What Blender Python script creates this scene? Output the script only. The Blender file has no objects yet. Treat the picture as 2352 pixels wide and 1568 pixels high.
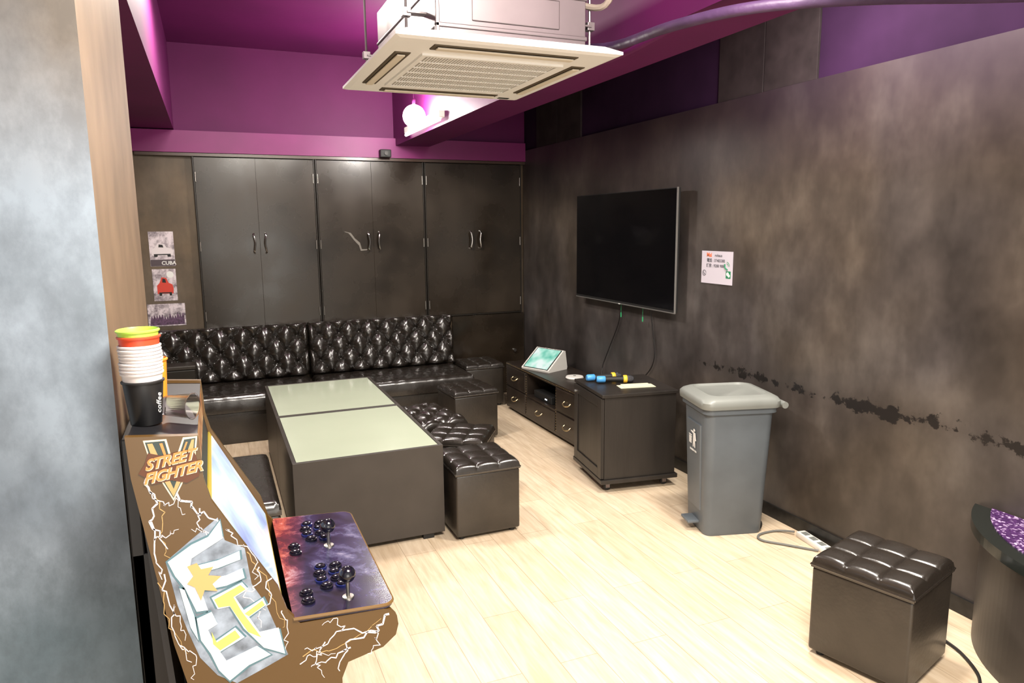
import bpy, bmesh, math, random
from mathutils import Vector, Matrix
random.seed(4)
C = bpy.context.scene.collection
sc = bpy.context.scene
try:
    sc.view_settings.view_transform = 'Standard'
    sc.view_settings.look = 'None'
    sc.view_settings.exposure = 0.0
except Exception as e:
    print(e)

# ------------------------------------------------------------------ materials
def new_mat(name):
    m = bpy.data.materials.new(name); m.use_nodes = True
    nt = m.node_tree; b = nt.nodes['Principled BSDF']
    return m, nt, b

def mat(name, col, rough=0.5, metal=0.0, spec=0.5, coat=0.0, emis=None, estr=0.0, var=0.0, vscale=8.0, bump=0.0, bscale=60.0, trans=0.0, alpha=1.0, stretch=(1,1,1), rvar=0.0):
    m, nt, b = new_mat(name)
    b.inputs['Base Color'].default_value = (*col, 1)
    b.inputs['Roughness'].default_value = rough
    b.inputs['Metallic'].default_value = metal
    b.inputs['Specular IOR Level'].default_value = spec
    b.inputs['Coat Weight'].default_value = coat
    b.inputs['Coat Roughness'].default_value = 0.15
    b.inputs['Transmission Weight'].default_value = trans
    b.inputs['Alpha'].default_value = alpha
    if emis:
        b.inputs['Emission Color'].default_value = (*emis, 1)
        b.inputs['Emission Strength'].default_value = estr
    tc = nt.nodes.new('ShaderNodeTexCoord'); mp = nt.nodes.new('ShaderNodeMapping')
    mp.inputs['Scale'].default_value = stretch
    nt.links.new(tc.outputs['Object'], mp.inputs['Vector'])
    if var > 0 or rvar > 0:
        n = nt.nodes.new('ShaderNodeTexNoise'); n.inputs['Scale'].default_value = vscale; n.inputs['Detail'].default_value = 6
        nt.links.new(mp.outputs[0], n.inputs['Vector'])
        if var > 0:
            r = nt.nodes.new('ShaderNodeValToRGB')
            r.color_ramp.elements[0].position = 0.3; r.color_ramp.elements[1].position = 0.7
            r.color_ramp.elements[0].color = (*[c*(1-var) for c in col], 1)
            r.color_ramp.elements[1].color = (*[min(1, c*(1+var)) for c in col], 1)
            nt.links.new(n.outputs['Fac'], r.inputs[0]); nt.links.new(r.outputs[0], b.inputs['Base Color'])
        if rvar > 0:
            mr = nt.nodes.new('ShaderNodeMapRange'); mr.inputs['To Min'].default_value = max(0.03, rough-rvar); mr.inputs['To Max'].default_value = rough+rvar
            mr.inputs['From Min'].default_value = 0.3; mr.inputs['From Max'].default_value = 0.7
            nt.links.new(n.outputs['Fac'], mr.inputs['Value']); nt.links.new(mr.outputs[0], b.inputs['Roughness'])
    if bump > 0:
        n2 = nt.nodes.new('ShaderNodeTexNoise'); n2.inputs['Scale'].default_value = bscale; n2.inputs['Detail'].default_value = 4
        nt.links.new(mp.outputs[0], n2.inputs['Vector'])
        bp = nt.nodes.new('ShaderNodeBump'); bp.inputs['Strength'].default_value = bump; bp.inputs['Distance'].default_value = 0.01
        nt.links.new(n2.outputs['Fac'], bp.inputs['Height']); nt.links.new(bp.outputs[0], b.inputs['Normal'])
    return m

def ramp(nt, fac, stops):
    r = nt.nodes.new('ShaderNodeValToRGB'); e = r.color_ramp.elements
    while len(e) < len(stops): e.new(0.5)
    for i, (p, c) in enumerate(stops):
        e[i].position = p; e[i].color = (*c, 1)
    nt.links.new(fac, r.inputs[0]); return r.outputs[0]

def noise(nt, scale, stretch=(1,1,1), detail=6, rough=0.6, loc=(0,0,0), dist=0.0):
    tc = nt.nodes.new('ShaderNodeTexCoord'); mp = nt.nodes.new('ShaderNodeMapping')
    mp.inputs['Scale'].default_value = stretch; mp.inputs['Location'].default_value = loc
    nt.links.new(tc.outputs['Object'], mp.inputs['Vector'])
    n = nt.nodes.new('ShaderNodeTexNoise'); n.inputs['Scale'].default_value = scale
    n.inputs['Detail'].default_value = detail; n.inputs['Roughness'].default_value = rough; n.inputs['Distortion'].default_value = dist
    nt.links.new(mp.outputs[0], n.inputs['Vector']); return n.outputs['Fac']

def mix(nt, fac, a, b, mode='MIX'):
    m = nt.nodes.new('ShaderNodeMixRGB'); m.blend_type = mode
    for s, v in ((m.inputs[0], fac), (m.inputs[1], a), (m.inputs[2], b)):
        if hasattr(v, 'links') or hasattr(v, 'is_linked'): nt.links.new(v, s)
        elif isinstance(v, (int, float)): s.default_value = v
        else: s.default_value = (*v, 1)
    return m.outputs[0]

def mth(nt, op, a, b=0.0):
    m = nt.nodes.new('ShaderNodeMath'); m.operation = op
    for s, v in ((m.inputs[0], a), (m.inputs[1], b)):
        if isinstance(v, (int, float)): s.default_value = v
        else: nt.links.new(v, s)
    return m.outputs[0]

def mrange(nt, v, f0, f1, t0=0.0, t1=1.0):
    r = nt.nodes.new('ShaderNodeMapRange')
    for k, x in (('From Min', f0), ('From Max', f1), ('To Min', t0), ('To Max', t1)): r.inputs[k].default_value = x
    nt.links.new(v, r.inputs['Value']); return r.outputs[0]

def dark_plaster(name, c1, c2, c3, scuff=False, rough=0.5):
    m, nt, b = new_mat(name)
    big = noise(nt, 1.7, (1, 1, 0.85), 5, 0.6)
    st = noise(nt, 4.5, (1.3, 1.3, 0.6), 6, 0.6, (3, 1, 2))
    hue = noise(nt, 0.8, (1, 1, 1), 2, 0.5, (7, 4, 1))
    a = ramp(nt, big, [(0.32, c1), (0.5, c2), (0.68, c3)])
    s = ramp(nt, st, [(0.35, (0.74, 0.74, 0.74)), (0.66, (1.32, 1.32, 1.32))])
    col = mix(nt, 0.8, a, s, 'MULTIPLY')
    hc = ramp(nt, hue, [(0.4, (1.06, 1.0, .90)), (0.6, (.95, .98, 1.08))])
    col = mix(nt, 1.0, col, hc, 'MULTIPLY')
    if scuff:
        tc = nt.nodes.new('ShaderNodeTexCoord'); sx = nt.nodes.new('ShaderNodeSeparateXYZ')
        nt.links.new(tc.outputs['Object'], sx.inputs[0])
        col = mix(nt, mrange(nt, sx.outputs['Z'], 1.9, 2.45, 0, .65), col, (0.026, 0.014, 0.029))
        wav = noise(nt, 2.3, (1, 1, .01), 3, 0.6, (2, 8, 0))
        zc = mth(nt, 'ADD', 0.765, mth(nt, 'MULTIPLY', wav, 0.07))
        d = mth(nt, 'ABSOLUTE', mth(nt, 'SUBTRACT', sx.outputs['Z'], zc))
        band = mth(nt, 'SUBTRACT', 1.0, mth(nt, 'DIVIDE', d, 0.06))
        near = mth(nt, 'LESS_THAN', sx.outputs['Y'], 3.85)
        sp = noise(nt, 12.0, (1, .7, .8), 8, 0.75, (5, 2, 9))
        run = noise(nt, 3.0, (1, 1, .01), 3, 0.7, (1, 3, 0))
        tot = mth(nt, 'ADD', mth(nt, 'ADD', sp, mth(nt, 'MULTIPLY', band, 0.20)), mth(nt, 'MULTIPLY', mth(nt, 'SUBTRACT', run, 0.5), 0.55))
        f = mth(nt, 'MULTIPLY', near, mrange(nt, tot, 0.66, 0.69))
        f = mth(nt, 'MULTIPLY', f, mth(nt, 'GREATER_THAN', band, 0.0))
        col = mix(nt, f, col, (0.004, 0.0035, 0.004))
        col = mix(nt, mth(nt, 'MULTIPLY', near, mrange(nt, d, 0.15, 0.0, 0, .35)), col, (0.02, 0.016, 0.015))
    nt.links.new(col, b.inputs['Base Color'])
    b.inputs['Roughness'].default_value = rough
    bp = nt.nodes.new('ShaderNodeBump'); bp.inputs['Strength'].default_value = 0.06; bp.inputs['Distance'].default_value = 0.01
    nt.links.new(st, bp.inputs['Height']); nt.links.new(bp.outputs[0], b.inputs['Normal'])
    return m

def floor_mat():
    m, nt, b = new_mat('floor_planks')
    tc = nt.nodes.new('ShaderNodeTexCoord'); mp = nt.nodes.new('ShaderNodeMapping')
    mp.inputs['Rotation'].default_value = (0, 0, math.radians(90))
    nt.links.new(tc.outputs['Object'], mp.inputs['Vector'])
    br = nt.nodes.new('ShaderNodeTexBrick'); br.inputs['Scale'].default_value = 1.0
    br.inputs['Brick Width'].default_value = 1.15; br.inputs['Row Height'].default_value = 0.165
    br.inputs['Mortar Size'].default_value = 0.0013; br.offset = 0.37
    br.inputs['Color1'].default_value = (0.66, 0.53, 0.385, 1); br.inputs['Color2'].default_value = (0.73, 0.605, 0.455, 1)
    br.inputs['Mortar'].default_value = (0.38, 0.28, 0.18, 1)
    nt.links.new(mp.outputs[0], br.inputs['Vector'])
    g = noise(nt, 5.0, (8, 0.7, 1), 8, 0.6, dist=0.5)
    gr = ramp(nt, g, [(0.35, (0.80, 0.735, 0.655)), (0.65, (1.06, 1.06, 1.06))])
    nt.links.new(mix(nt, 0.85, br.outputs['Color'], gr, 'MULTIPLY'), b.inputs['Base Color'])
    b.inputs['Roughness'].default_value = 0.38
    return m

LEATHER = mat('black_leather', (0.018, 0.014, 0.011), 0.27, spec=0.9, coat=0.4, bump=0.12, bscale=22, rvar=0.05, vscale=12)
LEATHER2 = mat('worn_black_leather', (0.025, 0.0195, 0.0145), 0.40, spec=0.6, coat=0.12, bump=0.12, bscale=60, var=0.25)
BLACK = mat('black_lacquer', (0.014, 0.011, 0.008), 0.4, var=0.3, vscale=5, spec=.4)
BLACKM = mat('black_matte', (0.009, 0.009, 0.009), 0.6)
CABDOOR = mat('dark_lacquered_door', (0.023, 0.016, 0.010), 0.27, spec=0.45, var=0.5, vscale=2.2, rvar=0.12, coat=0.15)
PURPLE = mat('purple_paint', (0.110, 0.006, 0.076), 0.6, spec=.35, var=0.12, vscale=2, bump=0.05, bscale=30)
PURPLE_LIT = mat('purple_paint_lit', (0.19, 0.011, 0.12), 0.5, var=0.1, vscale=3)  # lit copy of the purple paint, lamplight on the strip put into the colour
PURPLE2 = mat('violet_paint', (0.024, 0.009, 0.030), 0.9, spec=.1, var=0.4, vscale=1.6)
CHROME = mat('chrome', (0.85, 0.84, 0.82), 0.22, metal=1)
HINGE = mat('dull_hinge_steel', (0.35, 0.33, 0.30), 0.4, metal=1)
BRASS = mat('aged_brass', (0.75, 0.60, 0.35), 0.3, metal=1)
STEEL = mat('galvanised_steel', (0.19, 0.16, 0.165), 0.38, metal=0.7, var=0.15, vscale=3)
WHITEP = mat('white_plastic', (0.80, 0.78, 0.73), 0.4)
GREYBIN = mat('grey_bin_plastic', (0.105, 0.122, 0.138), 0.45, var=0.15, vscale=4)
GREYLID = mat('grey_lid_plastic', (0.20, 0.21, 0.195), 0.42, var=0.1, vscale=4)
WHITE = mat('white_print', (0.8, 0.8, 0.78), 0.5)
GLASS = mat('green_frosted_glass', (0.62, 0.69, 0.53), 0.07, spec=1.0, coat=0.8, var=0.04, vscale=2)
TABLE = mat('dark_laminate', (0.044, 0.037, 0.032), 0.45, var=0.1)
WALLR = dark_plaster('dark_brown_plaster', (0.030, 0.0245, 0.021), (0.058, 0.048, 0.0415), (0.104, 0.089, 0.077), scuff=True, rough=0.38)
WALLB = dark_plaster('brown_plaster', (0.055, 0.038, 0.022), (0.085, 0.060, 0.035), (0.12, 0.088, 0.056))
def grey_wall():
    m, nt, b = new_mat('blue_grey_plaster')
    big = noise(nt, 2.6, (1, 1, .8), 4, 0.55)
    st = noise(nt, 14.0, (1, 1, .6), 7, 0.7, (3, 1, 2))
    a = ramp(nt, big, [(0.32, (0.11, 0.138, 0.17)), (0.48, (0.20, 0.24, 0.285)), (0.66, (0.29, 0.345, 0.41))])
    tc = nt.nodes.new('ShaderNodeTexCoord'); sx = nt.nodes.new('ShaderNodeSeparateXYZ'); nt.links.new(tc.outputs['Object'], sx.inputs[0])
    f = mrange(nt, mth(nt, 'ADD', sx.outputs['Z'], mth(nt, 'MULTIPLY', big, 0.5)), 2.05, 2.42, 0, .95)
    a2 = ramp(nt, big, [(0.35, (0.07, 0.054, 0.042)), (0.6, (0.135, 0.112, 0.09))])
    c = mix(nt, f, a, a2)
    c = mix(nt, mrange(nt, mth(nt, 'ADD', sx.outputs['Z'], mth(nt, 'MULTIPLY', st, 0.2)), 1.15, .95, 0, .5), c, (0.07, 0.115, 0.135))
    s = ramp(nt, st, [(0.38, (0.80, 0.80, 0.80)), (0.6, (1.10, 1.10, 1.10))])
    nt.links.new(mix(nt, 0.9, c, s, 'MULTIPLY'), b.inputs['Base Color']); b.inputs['Roughness'].default_value = 0.7
    return m
GREYW = grey_wall()
TAN = mat('tan_brown_plaster', (0.25, 0.172, 0.105), 0.6, var=0.20, vscale=5, stretch=(1, 1.2, 0.8))

# ------------------------------------------------------------------ mesh tools
def bm_box(bm, x0, x1, y0, y1, z0, z1, bev=0.0, seg=2):
    vs = [bm.verts.new(p) for p in ((x0,y0,z0),(x1,y0,z0),(x1,y1,z0),(x0,y1,z0),(x0,y0,z1),(x1,y0,z1),(x1,y1,z1),(x0,y1,z1))]
    fs = [bm.faces.new([vs[i] for i in f]) for f in ((0,3,2,1),(4,5,6,7),(0,1,5,4),(1,2,6,5),(2,3,7,6),(3,0,4,7))]
    if bev > 0:
        es = list({e for f in fs for e in f.edges})
        bmesh.ops.bevel(bm, geom=es, offset=bev, segments=seg, affect='EDGES', profile=0.5)
def boxes(lst, bev=0.0, seg=2):
    bm = bmesh.new()
    for b in lst: bm_box(bm, *b[:6], bev=(b[6] if len(b) > 6 else bev), seg=seg)
    return bm
def bm_lathe(bm, prof, n=32, c=(0,0,0), axis='z', cap=True):
    rings = []
    for r, h in prof:
        ring = []
        for i in range(n):
            a = 2*math.pi*i/n; p = (r*math.cos(a), r*math.sin(a), h)
            if axis == 'y': p = (p[0], p[2], -p[1])
            elif axis == 'x': p = (p[2], p[0], p[1])
            ring.append(bm.verts.new((c[0]+p[0], c[1]+p[1], c[2]+p[2])))
        rings.append(ring)
    for a, b in zip(rings[:-1], rings[1:]):
        for i in range(n):
            bm.faces.new((a[i], a[(i+1) % n], b[(i+1) % n], b[i]))
    if cap:
        if prof[0][0] > 1e-5: bm.faces.new(list(reversed(rings[0])))
        if prof[-1][0] > 1e-5: bm.faces.new(rings[-1])
def lathe(prof, n=32, c=(0,0,0), axis='z', cap=True):
    bm = bmesh.new(); bm_lathe(bm, prof, n, c, axis, cap); return bm
def bm_sphere(bm, r, c, seg=20, sc3=(1,1,1)):
    m = Matrix.Translation(c) @ Matrix.Diagonal((*sc3, 1))
    bmesh.ops.create_uvsphere(bm, u_segments=seg, v_segments=seg//2, radius=r, matrix=m)
def bm_prism(bm, poly, y0, y1, plane='xz'):
    def P(a, b, d):
        return {'xz': (a, d, b), 'xy': (a, b, d), 'yz': (d, a, b)}[plane]
    A = [bm.verts.new(P(a, b, y0)) for a, b in poly]; B = [bm.verts.new(P(a, b, y1)) for a, b in poly]
    n = len(poly)
    bm.faces.new(A); bm.faces.new(list(reversed(B)))
    for i in range(n): bm.faces.new((A[i], B[i], B[(i+1) % n], A[(i+1) % n]))
    bmesh.ops.recalc_face_normals(bm, faces=bm.faces[:])
def prism(poly, y0, y1, plane='xz'):
    bm = bmesh.new(); bm_prism(bm, poly, y0, y1, plane); return bm
def bm_tube(bm, pts, r, n=8, smooth=True):
    P = [Vector(p) for p in pts]
    if smooth and len(P) > 2:
        Q = []
        for i in range(len(P)-1):
            p0 = P[max(i-1, 0)]; p1 = P[i]; p2 = P[i+1]; p3 = P[min(i+2, len(P)-1)]
            for k in range(6):
                t = k/6
                Q.append(0.5*((2*p1)+(-p0+p2)*t+(2*p0-5*p1+4*p2-p3)*t*t+(-p0+3*p1-3*p2+p3)*t**3))
        Q.append(P[-1]); P = Q
    rings = []
    for i, p in enumerate(P):
        d = (P[min(i+1, len(P)-1)]-P[max(i-1, 0)]).normalized()
        up = Vector((0, 0, 1)) if abs(d.z) < 0.95 else Vector((1, 0, 0))
        a = d.cross(up).normalized(); b = d.cross(a).normalized()
        rings.append([bm.verts.new(p+a*r*math.cos(2*math.pi*k/n)+b*r*math.sin(2*math.pi*k/n)) for k in range(n)])
    for A, B in zip(rings[:-1], rings[1:]):
        for k in range(n): bm.faces.new((A[k], A[(k+1) % n], B[(k+1) % n], B[k]))
    bm.faces.new(rings[0]); bm.faces.new(rings[-1])
    bmesh.ops.recalc_face_normals(bm, faces=bm.faces[:])
def tube(pts, r, n=8, smooth=True):
    bm = bmesh.new(); bm_tube(bm, pts, r, n, smooth); return bm
def pillow(sx, sy, h, nx, ny, amp, diamond=False, edge=0.03, drop=0.02, rx=64, ry=64, buttons=0.0, power=0.4, wr=0.0, fold=0.0):
    bm = bmesh.new(); G = []
    for j in range(ry+1):
        row = []
        for i in range(rx+1):
            u = i/rx; v = j/ry; x = (u-.5)*sx; y = (v-.5)*sy
            if diamond:
                p = (nx*u+ny*v)/2; q = (nx*u-ny*v)/2
                f = (abs(math.sin(math.pi*p))*abs(math.sin(math.pi*q)))**power
                cu = nx*u; cv = ny*v
                best = 9; bd = (0, 0)
                for a in (math.floor(cu), math.ceil(cu)):
                    for b in (math.floor(cv), math.ceil(cv)):
                        if (a+b) % 2 == 0:
                            dd = ((cu-a)/nx*sx)**2+((cv-b)/ny*sy)**2
                            if dd < best: best = dd; bd = ((cu-a)/nx*sx, (cv-b)/ny*sy)
                f -= 0.6*math.exp(-best/0.0006)
                if fold:   # short puckers radiating from each button
                    an = math.atan2(bd[1], bd[0]); f += fold*math.cos(6*an+cu*1.7+cv)*math.exp(-best/0.0022)*(1-math.exp(-best/0.0001))
            else:
                f = (abs(math.sin(math.pi*nx*u))*abs(math.sin(math.pi*ny*v)))**power
            d = min(x+sx/2, sx/2-x, y+sy/2, sy/2-y)
            e = 0
            if d < edge: e = drop*(1-math.sqrt(max(0, 1-(1-d/edge)**2)))
            wob = wr*math.sin(x*61+math.sin(y*23)*2)*math.sin(y*17+x*9)
            row.append(bm.verts.new((x, y, h-amp*(1-f)-e+wob)))
        G.append(row)
    for j in range(ry):
        for i in range(rx): bm.faces.new((G[j][i], G[j][i+1], G[j+1][i+1], G[j+1][i]))
    loop = [G[0][i] for i in range(rx)]+[G[j][rx] for j in range(ry)]+[G[ry][i] for i in range(rx, 0, -1)]+[G[j][0] for j in range(ry, 0, -1)]
    low = [bm.verts.new((v.co.x, v.co.y, 0)) for v in loop]
    n = len(loop)
    for i in range(n): bm.faces.new((low[i], low[(i+1) % n], loop[(i+1) % n], loop[i]))
    bm.faces.new(list(reversed(low)))
    if buttons:
        for a in range(1, nx):
            for b in range(1, ny):
                if (not diamond) or (a+b) % 2 == 0:
                    x = (a/nx-.5)*sx; y = (b/ny-.5)*sy
                    bm_sphere(bm, buttons, (x, y, h-amp*(1.0 if not diamond else 1.5)), 10, (1, 1, .6))
    return bm
def obj(name, bm, mats, parent=None, loc=(0,0,0), rot=(0,0,0), smooth=False, label=None):
    if isinstance(bm, bpy.types.Mesh): me = bm
    else:
        me = bpy.data.meshes.new(name); bm.to_mesh(me); bm.free()
    if not isinstance(mats, (list, tuple)): mats = [mats]
    if not me.materials:
        for m in mats: me.materials.append(m)
    if smooth:
        for p in me.polygons: p.use_smooth = True
        try: me.set_sharp_from_angle(angle=math.radians(40))
        except Exception: pass
    o = bpy.data.objects.new(name, me); C.objects.link(o)
    o.location = loc; o.rotation_euler = rot
    if parent: o.parent = parent
    if label: o['label'] = label
    return o
def root(name, label, cat, loc=(0,0,0), rz=0.0, group=None):
    e = bpy.data.objects.new(name, None); C.objects.link(e); e.empty_display_size = 0.05
    e.location = loc; e.rotation_euler = (0, 0, math.radians(rz)); e['label'] = label; e['category'] = cat
    if group: e['group'] = group
    return e
def single(o, label, cat, group=None):
    o['label'] = label; o['category'] = cat
    if group: o['group'] = group
    return o
def struct(o): o['kind'] = 'structure'; return o
def clone(src, loc=None, rz=None, label=None, parent=None):
    c = src.copy(); C.objects.link(c)
    if parent: c.parent = parent
    if loc is not None: c.location = loc
    if rz is not None: c.rotation_euler = (src.rotation_euler.x, src.rotation_euler.y, math.radians(rz))
    if label: c['label'] = label
    for ch in src.children: clone(ch, parent=c)
    return c
def text_mesh(s, size, extrude=0.0005, align='CENTER', shear=0.0, bold=0.0, spacing=1.0):
    cu = bpy.data.curves.new('txt', 'FONT'); cu.body = s; cu.size = size; cu.extrude = extrude; cu.align_x = align; cu.align_y = 'CENTER'
    cu.shear = shear; cu.offset = bold; cu.space_character = spacing; cu.resolution_u = 3
    o = bpy.data.objects.new('txt', cu); C.objects.link(o)
    dg = bpy.context.evaluated_depsgraph_get(); dg.update()
    me = bpy.data.meshes.new_from_object(o.evaluated_get(dg)); me.materials.clear()
    bpy.data.objects.remove(o); return me

# ------------------------------------------------------------------ camera
cam = bpy.data.cameras.new('camera'); cam.sensor_width = 36; cam.lens = 1637.3/2352*36; cam.clip_start = 0.05
co = bpy.data.objects.new('camera', cam); C.objects.link(co)
dX = Vector((.92216, .07038, -.38032)); dY = Vector((-.38666, .14409, -.91090)); dZ = dX.cross(dY).normalized()
dX.normalize(); dY = dZ.cross(dX)
co.matrix_world = Matrix.Translation((0, 0, 1.7)) @ Matrix((dX, dY, dZ)).to_4x4()
sc.camera = co

# ------------------------------------------------------------------ room shell
XW = 2.93; YB = 6.70; HC = 3.2
def sbox(name, x0, x1, y0, y1, z0, z1, m, bev=0):
    return struct(obj(name, boxes([(x0,x1,y0,y1,z0,z1)], bev), m))
sbox('floor', -2.0, 3.1, -0.6, 6.9, -0.1, 0, floor_mat())
sbox('ceiling', -2.0, 3.1, -0.6, 6.9, HC, HC+0.1, PURPLE)
sbox('wall_back', -2.0, 3.1, YB, YB+0.2, 0, 2.32, WALLB)
sbox('trim_1', -2.0, XW, YB-0.07, YB+0.2, 2.325, 2.50, PURPLE_LIT)
sbox('trim_2', -2.0, 3.1, YB, YB+0.2, 2.50, HC, PURPLE)
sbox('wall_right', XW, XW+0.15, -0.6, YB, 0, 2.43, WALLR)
sbox('wall_right_upper', XW+0.02, XW+0.15, -0.6, YB, 2.43, HC, PURPLE2)
sbox('wall_left', -2.0, -1.8, -0.6, YB, 0, HC, WALLB)
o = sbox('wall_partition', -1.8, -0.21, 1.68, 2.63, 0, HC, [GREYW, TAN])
for p in o.data.polygons:
    if p.normal.x > 0.5: p.material_index = 1
sbox('trim_3', -1.8, -0.215, 2.63, YB, 2.51, HC, PURPLE)        # left beam
sbox('trim_4', 1.63, 1.95, -0.6, YB, 2.436, HC, PURPLE)          # right beam
sbox('trim_5', -0.52, XW, YB-0.055, YB, 2.298, 2.322, mat('dark_brown_trim', (0.06, 0.035, 0.025), 0.3))
sbox('baseboard_right', XW-0.012, XW, -0.6, YB, 0, 0.075, mat('black_scuffed_base', (0.012, 0.011, 0.010), 0.4, var=0.6, vscale=25))
PATCH = mat('brown_painted_panel', (0.028, 0.021, 0.023), 0.7, spec=.2, var=0.3)
for i, (a, b) in enumerate([(5.49, 6.38), (2.93, 3.71)]):
    struct(obj('window_%d' % (i+1), boxes([(XW+0.004, XW+0.02, a, (a+b)/2-.004, 2.43, 2.95), (XW+0.004, XW+0.02, (a+b)/2+.004, b, 2.43, 2.95)], 0.002), PATCH))

# ------------------------------------------------------------------ lights
AMB = sc.world or bpy.data.worlds.new('world'); sc.world = AMB; AMB.use_nodes = True
AMB.node_tree.nodes['Background'].inputs[0].default_value = (1.0, 0.93, 0.86, 1); AMB.node_tree.nodes['Background'].inputs[1].default_value = 0.72
def area(name, loc, size, power, col=(1, .93, .83), tgt=None, sy=None):
    l = bpy.data.lights.new(name, 'AREA'); l.energy = power; l.size = size; l.color = col
    if sy: l.shape = 'RECTANGLE'; l.size_y = sy
    o = bpy.data.objects.new(name, l); C.objects.link(o); o.location = loc
    if tgt: o.rotation_euler = (Vector(tgt)-Vector(loc)).to_track_quat('-Z', 'Y').to_euler()
    return o
area('ceiling_light', (0.9, 0.7, 3.1), 1.0, 245, tgt=(1.3, 1.9, 0))
area('ceiling_light', (2.3, 2.4, 3.1), 0.4, 105, tgt=(1.9, 2.2, 0))
area('ceiling_light', (0.2, 4.4, 3.1), 0.4, 75, tgt=(0.6, 4.4, 0))
area('fill_light', (0.4, -2.2, 1.0), 2.2, 60, tgt=(1.1, 3.0, 2.0))  # added fill behind the camera, brightens front faces and the air conditioner underside

# far lamp + batten
r = root('batten_lamp', 'slim white batten light fixed along the purple beam', 'ceiling light', (1.602, 5.62, 2.50))
obj('lamp_body', boxes([(-0.02, 0.028, -0.5, 0.5, -0.02, 0.03)], 0.005), WHITEP, r)
obj('lamp_tube', lathe([(0.012, -0.48), (0.012, 0.48)], 16, (-0.01, 0, -0.033), 'y'), mat('tube_glow', (1, 1, 1), 0.4, emis=(1, .95, .88), estr=8), r, smooth=True)
r = root('glare_lamp', 'bright white lamp glare shaped as a ball on a short stem under the purple ceiling', 'ceiling light', (1.49, 5.45, 2.525))
bm = bmesh.new(); bm_sphere(bm, 0.085, (0, 0, 0), 28)  # sphere enlarged to imitate the glare around the lamp
obj('glare_ball', bm, mat('lamp_glare', (1, 1, 1), 0.4, emis=(1, .94, .87), estr=290), r, smooth=True)
obj('stem', lathe([(0.012, 0.08), (0.012, 0.12), (0.004, 0.13), (0.004, 0.675)], 16), PURPLE, r, smooth=True)

# ------------------------------------------------------------------ back cabinets
grp = 'black built-in wall cabinets'
hpts = [(0, 0, -.085), (-.004, -.035, -.07), (0.006, -.042, 0), (-.004, -.035, .07), (0, 0, .085)]
def make_cab(x0):
    r = root('wall_cabinet', 'tall black lacquered double-door cabinet built into the back wall', 'cabinet', (x0, YB-.001, 0.83), group=grp)
    obj('cabinet_body', boxes([(0, 0.99, -0.02, 0, 0, 1.465), (0, .010, -.045, 0, 0, 1.465), (.980, .99, -.045, 0, 0, 1.465), (0, .99, -.045, 0, 0, .012)], 0.001), BLACK, r)
    for k in (0, 1):
        a = 0.0115+k*0.4838
        d = obj('door', boxes([(a, a+0.4832, -0.043, -0.02, 0.014, 1.46)], 0.001), CABDOOR, r)
        hx = 0.448 if k == 0 else 0.542
        s_ = 1 if k == 0 else -1
        obj('handle', tube([(hx+p[0]*s_, -0.043+p[1], 0.74+p[2]) for p in hpts], 0.0075), CHROME, d, smooth=True)
        ex = 0.016 if k == 0 else 0.974
        for hz in (0.12, 0.72, 1.30):
            obj('hinge', lathe([(0.006, -0.04), (0.006, 0.04)], 10, (ex, -0.046, hz)), HINGE, d, smooth=True)
    return r
c0 = make_cab(-0.095)
clone(c0, (0.903, YB-.001, 0.83)); clone(c0, (1.901, YB-.001, 0.83))
r = root('lower_cupboard', 'black lacquered lower cupboard panel with a small metal lock', 'cabinet', (2.15, YB-.004, 0.0))
obj('cabinet_body', boxes([(-0.0, 0.765, -0.03, 0, 0.005, 0.825)], 0.003), CABDOOR, r)
obj('lock', lathe([(0.016, 0.0), (0.016, 0.018), (0.008, 0.022)], 16, (0.66, -0.05, 0.44), 'y'), CHROME, r, smooth=True)
bm = bmesh.new()
bm_prism(bm, [(1.13, 1.665), (1.19, 1.65), (1.225, 1.60), (1.27, 1.56), (1.285, 1.50), (1.34, 1.50), (1.33, 1.49), (1.275, 1.485), (1.26, 1.535), (1.217, 1.583), (1.19, 1.62), (1.168, 1.648), (1.14, 1.656)], YB-0.0465, YB-0.0455)
single(obj('tape_remnant', bm, mat('torn_tape', (.20, .185, .16), .3)), 'torn shred of clear tape stuck on a black cabinet door', 'tape')
r = root('security_camera', 'small dark camera box sitting on the cabinet trim', 'camera', (1.52, YB-0.105, 2.323))
obj('camera_body', boxes([(-.05, .05, -.04, .03, 0, .07)], .008), BLACKM, r)
obj('lens', lathe([(.018, -.012), (.018, .0)], 16, (0, -.045, .035), 'y'), BLACK, r)

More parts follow.
